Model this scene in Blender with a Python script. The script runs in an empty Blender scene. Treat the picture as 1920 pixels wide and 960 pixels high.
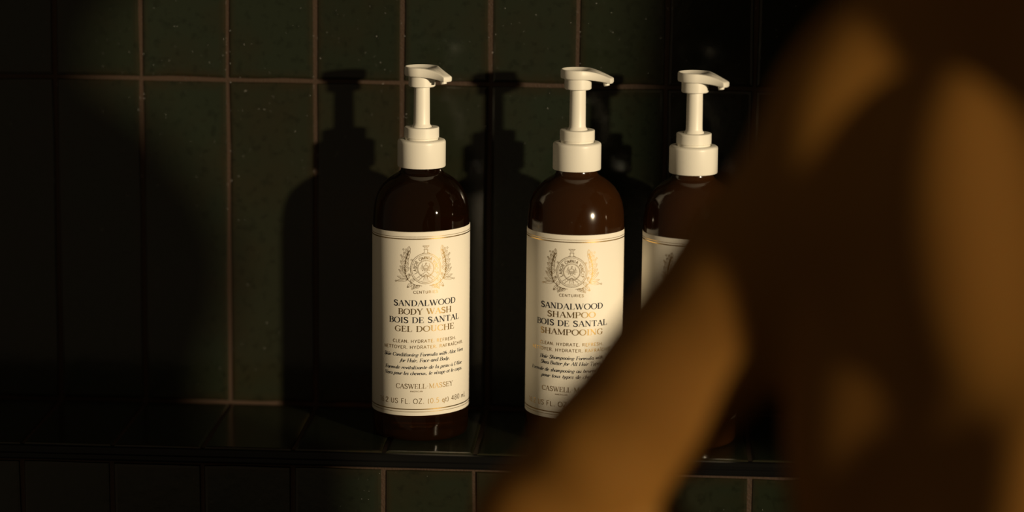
import bpy, math, random
import numpy as np
from mathutils import Vector, Matrix

random.seed(7)
rng = np.random.default_rng(7)
scene = bpy.context.scene
C = scene.collection
R = math.radians

# ------------------------------------------------------------------ camera
F_PX = 5306.4
YAW, PITCH, ROLL = -0.0544, 0.1886, 0.0107
cam_d = bpy.data.cameras.new('camera')
cam = bpy.data.objects.new('camera', cam_d)
C.objects.link(cam)
scene.camera = cam
cam_d.sensor_width = 36.0
cam_d.lens = F_PX / 1920 * 36.0
cam_d.clip_start = 0.05
fw = Vector((math.sin(YAW) * math.cos(PITCH), math.cos(YAW) * math.cos(PITCH), -math.sin(PITCH)))
rt0 = Vector((math.cos(YAW), -math.sin(YAW), 0))
up0 = rt0.cross(fw)
rt = rt0 * math.cos(ROLL) + up0 * math.sin(ROLL)
up = -rt0 * math.sin(ROLL) + up0 * math.cos(ROLL)
M = Matrix.Identity(4)
for i in range(3):
    M[i][0] = rt[i]; M[i][1] = up[i]; M[i][2] = -fw[i]
M.translation = Vector((0.4663, -2.1235, 0.5267))
cam.matrix_world = M
cam_d.dof.use_dof = True
cam_d.dof.focus_distance = 2.08
cam_d.dof.aperture_fstop = 1.9
cam_d.dof.aperture_blades = 9

# ------------------------------------------------------------------ world, sun, exposure
w = bpy.data.worlds.new('world'); scene.world = w
w.use_nodes = True
bg = w.node_tree.nodes['Background']
bg.inputs[0].default_value = (1.0, 0.75, 0.46, 1)
bg.inputs[1].default_value = 0.075

SUN_AZ, SUN_EL = R(42.4), R(8)       # from the right, behind the camera, low
sd = bpy.data.lights.new('sun_offscreen', 'SUN')
sd.energy = 3.65
sd.angle = R(2.2)
sd.color = (1.0, 0.80, 0.52)
sun = bpy.data.objects.new('sun_offscreen', sd); C.objects.link(sun)
L = Vector((math.sin(SUN_AZ) * math.cos(SUN_EL), -math.cos(SUN_AZ) * math.cos(SUN_EL), math.sin(SUN_EL)))
sun.rotation_euler = L.to_track_quat('Z', 'Y').to_euler()
sun.location = L * 4

vs = scene.view_settings
vs.view_transform = 'Standard'; vs.look = 'None'; vs.exposure = 0.0; vs.gamma = 1.0
vs.use_curve_mapping = False

# ------------------------------------------------------------------ helpers
def mat(name):
    m = bpy.data.materials.new(name); m.use_nodes = True
    return m, m.node_tree.nodes, m.node_tree.links, m.node_tree.nodes['Principled BSDF']

def simple(name, col, rough=0.5, metal=0.0, spec=0.5, coat=0.0, bump=0.0, bscale=200, vary=0.0):
    m, N, K, b = mat(name)
    b.inputs['Base Color'].default_value = (*col, 1)
    b.inputs['Roughness'].default_value = rough
    b.inputs['Metallic'].default_value = metal
    b.inputs['Specular IOR Level'].default_value = spec
    b.inputs['Coat Weight'].default_value = coat
    tc = N.new('ShaderNodeTexCoord')
    nz = N.new('ShaderNodeTexNoise'); nz.inputs['Scale'].default_value = bscale
    nz.inputs['Detail'].default_value = 4
    K.new(tc.outputs['Object'], nz.inputs['Vector'])
    if bump:
        bp = N.new('ShaderNodeBump'); bp.inputs['Strength'].default_value = bump
        bp.inputs['Distance'].default_value = 0.001
        K.new(nz.outputs['Fac'], bp.inputs['Height']); K.new(bp.outputs['Normal'], b.inputs['Normal'])
    if vary:
        mx = N.new('ShaderNodeMix'); mx.data_type = 'RGBA'
        mx.inputs[6].default_value = (*[c * (1 - vary) for c in col], 1)
        mx.inputs[7].default_value = (*[min(1, c * (1 + vary)) for c in col], 1)
        K.new(nz.outputs['Fac'], mx.inputs[0]); K.new(mx.outputs[2], b.inputs['Base Color'])
    return m

def obj(name, me, m=None, parent=None, smooth=False):
    o = bpy.data.objects.new(name, me); C.objects.link(o)
    if m: 
        me.materials.clear(); me.materials.append(m)
    if smooth:
        me.polygons.foreach_set('use_smooth', [True] * len(me.polygons))
    if parent: o.parent = parent
    return o

def mesh(name, v, f):
    me = bpy.data.meshes.new(name)
    me.from_pydata([tuple(map(float, p)) for p in v], [], [tuple(map(int, q)) for q in f])
    me.update()
    return me

def tag(o, label=None, cat=None, group=None, kind=None):
    if label: o['label'] = label
    if cat: o['category'] = cat
    if group: o['group'] = group
    if kind: o['kind'] = kind
    return o

def box_mesh(name, x0, x1, y0, y1, z0, z1):
    v = [(x, y, z) for x in (x0, x1) for y in (y0, y1) for z in (z0, z1)]
    f = [(0, 1, 3, 2), (4, 6, 7, 5), (0, 4, 5, 1), (2, 3, 7, 6), (0, 2, 6, 4), (1, 5, 7, 3)]
    return mesh(name, v, f)

def lathe(name, prof, n=64, sharp=35):
    """prof: (r, z) from bottom to top, closed with poles where r = 0."""
    v, f, rings = [], [], []
    for r, z in prof:
        if r < 1e-7:
            rings.append([len(v)]); v.append((0, 0, z))
        else:
            rings.append(list(range(len(v), len(v) + n)))
            v += [(r * math.cos(2 * math.pi * i / n), r * math.sin(2 * math.pi * i / n), z) for i in range(n)]
    for a, b in zip(rings, rings[1:]):
        for i in range(n):
            j = (i + 1) % n
            if len(a) == 1 and len(b) > 1: f.append((a[0], b[j], b[i]))
            elif len(b) == 1 and len(a) > 1: f.append((a[i], a[j], b[0]))
            elif len(a) > 1: f.append((a[i], a[j], b[j], b[i]))
    me = mesh(name, v, f)
    me.polygons.foreach_set('use_smooth', [True] * len(me.polygons))
    me.set_sharp_from_angle(angle=R(sharp))
    return me

def rounded(p0, p1, p2, n=5):
    """quadratic corner between p0 and p2 round p1"""
    out = []
    for i in range(n + 1):
        t = i / n
        out.append(tuple((1 - t) ** 2 * a + 2 * t * (1 - t) * b + t * t * c for a, b, c in zip(p0, p1, p2)))
    return out

# ------------------------------------------------------------------ materials
def tile_material():
    m, N, K, b = mat('dark green glazed tile')
    tc = N.new('ShaderNodeTexCoord'); oi = N.new('ShaderNodeObjectInfo')
    add = N.new('ShaderNodeVectorMath'); add.operation = 'MULTIPLY_ADD'
    K.new(oi.outputs['Random'], add.inputs[0]); add.inputs[1].default_value = (7, 11, 5)
    K.new(tc.outputs['Object'], add.inputs[2])
    n1 = N.new('ShaderNodeTexNoise'); n1.inputs['Scale'].default_value = 22; n1.inputs['Detail'].default_value = 5
    K.new(add.outputs[0], n1.inputs['Vector'])
    n2 = N.new('ShaderNodeTexNoise'); n2.inputs['Scale'].default_value = 160; n2.inputs['Detail'].default_value = 6
    K.new(add.outputs[0], n2.inputs['Vector'])
    # per tile tone
    r1 = N.new('ShaderNodeValToRGB')
    e = r1.color_ramp.elements
    e[0].position = 0.0; e[0].color = (0.0098, 0.0130, 0.0073, 1)
    e[1].position = 1.0; e[1].color = (0.0129, 0.0138, 0.0073, 1)
    x = r1.color_ramp.elements.new(0.4); x.color = (0.0117, 0.0149, 0.0078, 1)
    x = r1.color_ramp.elements.new(0.7); x.color = (0.0120, 0.0166, 0.0100, 1)
    K.new(oi.outputs['Random'], r1.inputs[0])
    r2 = N.new('ShaderNodeValToRGB')
    r2.color_ramp.elements[0].position = 0.46; r2.color_ramp.elements[0].color = (0, 0, 0, 1)
    r2.color_ramp.elements[1].position = 0.74; r2.color_ramp.elements[1].color = (1, 1, 1, 1)
    K.new(n1.outputs['Fac'], r2.inputs[0])
    # glaze runs thin at the rim of each tile: browner there
    sx = N.new('ShaderNodeSeparateXYZ'); K.new(tc.outputs['Generated'], sx.inputs[0])
    def edge(sock, half):
        a = N.new('ShaderNodeMath'); a.operation = 'SUBTRACT'; K.new(sock, a.inputs[0]); a.inputs[1].default_value = 0.5
        c = N.new('ShaderNodeMath'); c.operation = 'ABSOLUTE'; K.new(a.outputs[0], c.inputs[0])
        d = N.new('ShaderNodeMapRange'); K.new(c.outputs[0], d.inputs[0])
        d.inputs[1].default_value = half; d.inputs[2].default_value = 0.5
        return d.outputs[0]
    mx = N.new('ShaderNodeMath'); mx.operation = 'MAXIMUM'
    K.new(edge(sx.outputs[0], 0.40), mx.inputs[0]); K.new(edge(sx.outputs[2], 0.465), mx.inputs[1])
    mm = N.new('ShaderNodeMath'); mm.operation = 'MULTIPLY'; K.new(mx.outputs[0], mm.inputs[0]); K.new(n2.outputs['Fac'], mm.inputs[1])
    ad = N.new('ShaderNodeMath'); ad.operation = 'MULTIPLY_ADD'; ad.use_clamp = True
    K.new(r2.outputs[0], ad.inputs[0]); ad.inputs[1].default_value = 0.4; K.new(mm.outputs[0], ad.inputs[2])
    c1 = N.new('ShaderNodeMix'); c1.data_type = 'RGBA'
    K.new(ad.outputs[0], c1.inputs[0]); K.new(r1.outputs[0], c1.inputs[6]); c1.inputs[7].default_value = (0.0172, 0.0115, 0.0049, 1)
    # fine dark pin holes
    r3 = N.new('ShaderNodeValToRGB')
    r3.color_ramp.elements[0].position = 0.30; r3.color_ramp.elements[0].color = (0.7, 0.7, 0.7, 1)
    r3.color_ramp.elements[1].position = 0.46; r3.color_ramp.elements[1].color = (1, 1, 1, 1)
    K.new(n2.outputs['Fac'], r3.inputs[0])
    c2 = N.new('ShaderNodeMix'); c2.data_type = 'RGBA'; c2.blend_type = 'MULTIPLY'; c2.inputs[0].default_value = 1
    K.new(c1.outputs[2], c2.inputs[6]); K.new(r3.outputs[0], c2.inputs[7])
    K.new(c2.outputs[2], b.inputs['Base Color'])
    b.inputs['Roughness'].default_value = 0.16
    b.inputs['Specular IOR Level'].default_value = 0.45
    bp = N.new('ShaderNodeBump'); bp.inputs['Strength'].default_value = 0.35; bp.inputs['Distance'].default_value = 0.0012
    K.new(n1.outputs['Fac'], bp.inputs['Height'])
    b2 = N.new('ShaderNodeBump'); b2.inputs['Strength'].default_value = 0.12; b2.inputs['Distance'].default_value = 0.0004
    K.new(n2.outputs['Fac'], b2.inputs['Height']); K.new(bp.outputs[0], b2.inputs['Normal'])
    K.new(b2.outputs[0], b.inputs['Normal'])
    return m

def water_material(ior=1.6, rough=0.24):
    m, N, K, b = mat('clear water drops')
    out = N['Material Output']; N.remove(b)
    tr = N.new('ShaderNodeBsdfTransparent'); gl = N.new('ShaderNodeBsdfGlossy')
    gl.inputs['Roughness'].default_value = rough
    lw = N.new('ShaderNodeLayerWeight'); lw.inputs[0].default_value = 0.5
    pw = N.new('ShaderNodeMath'); pw.operation = 'POWER'; pw.inputs[1].default_value = 4; K.new(lw.outputs['Facing'], pw.inputs[0])
    fr = N.new('ShaderNodeMath'); fr.operation = 'MULTIPLY_ADD'; fr.inputs[1].default_value = 0.4; fr.inputs[2].default_value = ((ior - 1) / (ior + 1)) ** 2
    K.new(pw.outputs[0], fr.inputs[0])
    mx = N.new('ShaderNodeMixShader')
    K.new(fr.outputs[0], mx.inputs[0]); K.new(tr.outputs[0], mx.inputs[1]); K.new(gl.outputs[0], mx.inputs[2])
    K.new(mx.outputs[0], out.inputs[0])
    return m

def amber_clear():
    m, N, K, b = mat('clear amber plastic filled with liquid')
    b.inputs['Base Color'].default_value = (0.16, 0.060, 0.014, 1)
    b.inputs['Transmission Weight'].default_value = 0.97
    b.inputs['IOR'].default_value = 1.42
    b.inputs['Roughness'].default_value = 0.03
    return m

def skin_material():
    m, N, K, b = mat('tanned skin')
    tc = N.new('ShaderNodeTexCoord')
    nz = N.new('ShaderNodeTexNoise'); nz.inputs['Scale'].default_value = 9; nz.inputs['Detail'].default_value = 6
    K.new(tc.outputs['Object'], nz.inputs['Vector'])
    r = N.new('ShaderNodeValToRGB')
    r.color_ramp.elements[0].position = 0.3; r.color_ramp.elements[0].color = (0.170, 0.073, 0.0125, 1)
    r.color_ramp.elements[1].position = 0.7; r.color_ramp.elements[1].color = (0.220, 0.101, 0.0165, 1)
    K.new(nz.outputs['Fac'], r.inputs[0]); K.new(r.outputs[0], b.inputs['Base Color'])
    b.inputs['Roughness'].default_value = 0.62
    b.inputs['Specular IOR Level'].default_value = 0.15
    b.inputs['Subsurface Weight'].default_value = 0.4
    b.inputs['Subsurface Radius'].default_value = (1.0, 0.3, 0.12)
    b.inputs['Subsurface Scale'].default_value = 0.02
    n2 = N.new('ShaderNodeTexNoise'); n2.inputs['Scale'].default_value = 240
    K.new(tc.outputs['Object'], n2.inputs['Vector'])
    bp = N.new('ShaderNodeBump'); bp.inputs['Strength'].default_value = 0.15; bp.inputs['Distance'].default_value = 0.0005
    K.new(n2.outputs['Fac'], bp.inputs['Height']); K.new(bp.outputs[0], b.inputs['Normal'])
    return m

TILE = tile_material()
GROUT = simple('sandy brown grout', (0.030, 0.0128, 0.0032), 0.75, bump=0.5, bscale=700, vary=0.35)
TRIM = simple('black metal edge trim', (0.004, 0.004, 0.004), 0.16, metal=0.0, spec=0.25)
WHITE = simple('cream white plastic', (0.80, 0.775, 0.70), 0.38, spec=0.45, bump=0.02, bscale=900)
PAPER = simple('ivory label stock', (0.84, 0.80, 0.71), 0.5, spec=0.35, bump=0.06, bscale=1500)
GOLD = simple('gold foil', (0.68, 0.455, 0.165), 0.31, metal=1.0, bump=0.03, bscale=900)
INK = simple('navy black ink', (0.008, 0.009, 0.016), 0.5, spec=0.3)
AMBER = amber_clear()
BROWN = simple('amber plastic filled with pearly shampoo', (0.024, 0.0085, 0.0022), 0.12, spec=0.4, vary=0.25, bscale=30)
WATER = water_material(); FILM = water_material(1.33, 0.2)
SKIN = skin_material()
HAIR = simple('dark brown hair', (0.012, 0.007, 0.004), 0.5, bump=0.6, bscale=120, vary=0.3)
TOWEL = simple('charcoal terry cloth', (0.03, 0.03, 0.032), 0.95, bump=0.9, bscale=500, vary=0.3)
STONE = simple('dark stone floor', (0.022, 0.020, 0.016), 0.45, bump=0.3, bscale=60, vary=0.4)

# ------------------------------------------------------------------ the tiled wall, ledge and floor
P = 0.0665            # tile pitch
J = 0.0030            # joint width
ROWH = 0.2526
D = 0.136             # ledge depth
FLOOR = -0.972
K0, K1 = -8, 17

def tile_mesh(name, wx, hz, th, ch=0.0016, jit=0.0005):
    """glazed tile: face towards -y at y = 0, centred in x and z, soft pillowed rim, a little uneven"""
    def ring(inset, y, n=3, m=5):
        pts = []
        a, b = wx / 2 - inset, hz / 2 - inset
        for i in range(n): pts.append((-a + 2 * a * i / n, y, -b))
        for i in range(m): pts.append((a, y, -b + 2 * b * i / m))
        for i in range(n): pts.append((a - 2 * a * i / n, y, b))
        for i in range(m): pts.append((-a, y, b - 2 * b * i / m))
        return pts
    jx = rng.normal(0, jit, 16); jz = rng.normal(0, jit, 16)
    v = []
    for inset, y in ((0.0, th), (0.0, ch * 0.9), (ch * 0.45, ch * 0.22), (ch * 1.5, 0.0)):
        for i, q in enumerate(ring(inset, y)): v.append((q[0] + jx[i] * 0.6, q[1], q[2] + jz[i] * 0.6))
    f = []
    for k in range(3):
        for i in range(16):
            j = (i + 1) % 16
            f.append((16 * k + i, 16 * k + j, 16 * (k + 1) + j, 16 * (k + 1) + i))
    f.append(tuple(range(48, 64)))
    me = mesh(name, v, f)
    me.materials.append(TILE)
    return me

wall = obj('wall_back', box_mesh('wall_back', K0 * P, K1 * P, 0.0013, 0.10, FLOOR, 1.30), GROUT)
tag(wall, 'back wall of tall dark green glazed tiles with brown grout behind the ledge', kind='structure')
lower = obj('wall_lower', box_mesh('wall_lower', K0 * P, K1 * P, -D - 0.0005, 0.0013, FLOOR, -0.0115), GROUT)
tag(lower, 'low tiled wall of dark green tiles carrying the ledge', kind='structure')
ledge = obj('ledge', box_mesh('ledge', K0 * P, K1 * P, -D + 0.004, 0.0013, -0.0115, -0.0014), GROUT)
tag(ledge, 'narrow ledge of dark glossy tiles under the pump bottles', kind='structure')

variants = [tile_mesh('tile', P - J, ROWH - J, 0.006) for _ in range(6)]
def put_tiles(parent, meshes, y, rows, off=0.0, tilt=0.0035):
    for k in range(K0, K1):
        for z0, z1 in rows:
            o = bpy.data.objects.new('tile', meshes[rng.integers(len(meshes))]); C.objects.link(o)
            o.parent = parent
            o.location = ((k + 0.5) * P + off, y + rng.normal(0, 0.00018), (z0 + z1) / 2)
            o.rotation_euler = (rng.normal(0, tilt * 0.35), rng.normal(0, 0.0012), rng.normal(0, tilt))
put_tiles(wall, variants, 0.0, [(0.0, ROWH), (ROWH, 2 * ROWH), (2 * ROWH, 3 * ROWH), (3 * ROWH, 4 * ROWH), (4 * ROWH, 5 * ROWH)])
lo = -0.0115
put_tiles(lower, variants, -D - 0.002, [(lo - ROWH * (i + 1), lo - ROWH * i) for i in range(3)])
hz = (lo - 3 * ROWH) - FLOOR
short = [tile_mesh('tile', P - J, hz - J, 0.006) for _ in range(2)]
put_tiles(lower, short, -D - 0.002, [(FLOOR, lo - 3 * ROWH)])
# the shower's side wall, out of the picture on the right: it shades the end of the ledge
SIDE = 0.756
XW = K1 * P
side = obj('wall_right', box_mesh('wall_right', XW + 0.0013, XW + 0.10, -SIDE, 0.10, FLOOR, 1.30), GROUT)
tag(side, 'short side wall of dark green tiles closing the shower on the right', kind='structure')
for i in range(11):
    for r in range(5):
        o = bpy.data.objects.new('tile', variants[rng.integers(6)]); C.objects.link(o); o.parent = side
        o.location = (XW, -(i + 0.5) * P - 0.006, (r + 0.5) * ROWH)
        o.rotation_euler = (0, 0, R(-90))
    if (i + 0.5) * P < D + 0.03: continue
    for r in range(3):
        o = bpy.data.objects.new('tile', variants[rng.integers(6)]); C.objects.link(o); o.parent = side
        o.location = (XW, -(i + 0.5) * P - 0.006, -(r + 0.5) * ROWH)
        o.rotation_euler = (0, 0, R(-90))
# ledge tiles lie flat: the mesh face (-y) turned upwards
lt = [tile_mesh('tile', P - 0.0026, D - 0.0035, 0.0075, ch=0.0016, jit=0.0003) for _ in range(4)]
for k in range(K0, K1):
    o = bpy.data.objects.new('tile', lt[rng.integers(len(lt))]); C.objects.link(o)
    o.parent = ledge
    o.location = ((k + 0.5) * P, -D / 2 - 0.0005, rng.normal(0, 0.00008))
    o.rotation_euler = (R(-90), rng.normal(0, 0.0006), 0)

# rounded black edge profile along the front of the ledge
prof = []
for y, z in [(-D + 0.003, -0.0012), (-D + 0.0005, -0.0014), (-D - 0.0012, -0.0022), (-D - 0.0024, -0.0036), (-D - 0.0030, -0.0054),
             (-D - 0.0030, -0.0066), (-D - 0.0026, -0.0072), (-D - 0.0030, -0.0078), (-D - 0.0034, -0.0098), (-D - 0.0030, -0.0112), (-D + 0.003, -0.0114)]:
    prof.append((y, z))
v, f = [], []
for x in (K0 * P, K1 * P):
    v += [(x, y, z) for y, z in prof]
n = len(prof)
for i in range(n):
    j = (i + 1) % n
    f.append((i, j, n + j, n + i))
f.append(tuple(range(n - 1, -1, -1))); f.append(tuple(range(n, 2 * n)))
me = mesh('trim_1', v, f)
trim = obj('trim_1', me, TRIM, smooth=True)
me.set_sharp_from_angle(angle=R(50))
tag(trim, 'slim glossy black edge trim along the front of the tiled ledge', kind='structure')

floor = obj('floor', box_mesh('floor', K0 * P, K1 * P + 0.6, -3.2, 0.10, FLOOR - 0.05, FLOOR), STONE)
tag(floor, 'dark stone shower floor', kind='structure')

# ------------------------------------------------------------------ drops of water (small domes)
def domes(name, items, parent, m=None):
    """items: (position, normal, radius, height, stretch-down)"""
    v, f = [], []
    for p, nrm, r, h, s in items:
        nrm = Vector(nrm).normalized(); p = Vector(p)
        a = nrm.cross(Vector((0, 0, 1)))
        a = Vector((1, 0, 0)) if a.length < 1e-3 else a.normalized()
        b = nrm.cross(a)
        base = len(v)
        for rr, hh in ((1.0, 0.0), (0.8, 0.55), (0.42, 0.9)):
            for i in range(8):
                t = 2 * math.pi * i / 8
                q = p + a * (r * rr * math.cos(t)) + b * (r * s * rr * math.sin(t)) + nrm * (h * hh)
                v.append(q)
        v.append(p + nrm * h)
        for k in range(2):
            for i in range(8):
                j = (i + 1) % 8
                f.append((base + 8 * k + i, base + 8 * k + j, base + 8 * (k + 1) + j, base + 8 * (k + 1) + i))
        for i in range(8): f.append((base + 16 + i, base + 16 + (i + 1) % 8, base + 24))
    o = obj(name, mesh(name, v, f), m or WATER, parent, smooth=True)
    o['kind'] = 'stuff'
    return o

items = []
for _ in range(2100):
    x = rng.uniform(0.03, 0.62) if rng.random() < 0.75 else rng.uniform(-0.2, 1.0)
    z = rng.uniform(0.006, 0.42)
    if rng.random() > 0.35 + 0.65 * min(1, z / 0.22): continue
    r = rng.lognormal(math.log(0.00040), 0.62)
    items.append(((x, -0.0002, z), (0, -1, 0), min(r, 0.0011), min(r, 0.0011) * 0.6, 1.15))
for k in range(K0 + 6, K1 - 2):                 # beads clinging along the upright joints
    for _ in range(rng.integers(14, 34)):
        z = 0.15 + abs(rng.normal(0.12, 0.09)); side = rng.choice((-1, 1), p=(0.7, 0.3))
        r = rng.lognormal(math.log(0.00070), 0.4)
        items.append(((k * P + side * 0.0013, 0.0006, z), (side * -0.6, -1, 0), min(r, 0.0011), min(r, 0.0011) * 0.8, 1.1))
domes('water_drops', items, wall)
items = []
for _ in range(260):
    r = rng.lognormal(math.log(0.00032), 0.4)
    items.append(((rng.uniform(0.1, 0.6), -D - 0.0022, rng.uniform(-0.10, -0.014)), (0, -1, 0), r, r * 0.6, 1.1))
domes('water_drops', items, lower)

# ------------------------------------------------------------------ stroke lettering (own outlines; thick and thin strokes)
def arc(cx, cy, rx, ry, a0, a1, n=14):
    return [(cx + rx * math.cos(R(a0 + (a1 - a0) * i / n)), cy + ry * math.sin(R(a0 + (a1 - a0) * i / n))) for i in range(n + 1)]
def spl(pts, n=5):
    P_ = [pts[0]] + list(pts) + [pts[-1]]; out = []
    for i in range(1, len(P_) - 2):
        p0, p1, p2, p3 = P_[i - 1:i + 3]
        for k in range(n):
            t = k / n
            out.append(tuple(0.5 * (2 * b + (c - a) * t + (2 * a - 5 * b + 4 * c - d) * t * t + (3 * b - a - 3 * c + d) * t ** 3)
                             for a, b, c, d in zip(p0, p1, p2, p3)))
    out.append(pts[-1])
    return out
S_ = spl([(.50, .80), (.42, .95), (.27, 1.0), (.12, .92), (.08, .76), (.17, .61), (.34, .50), (.49, .37), (.51, .20), (.42, .05), (.27, 0), (.11, .06), (.05, .22)])
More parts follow.
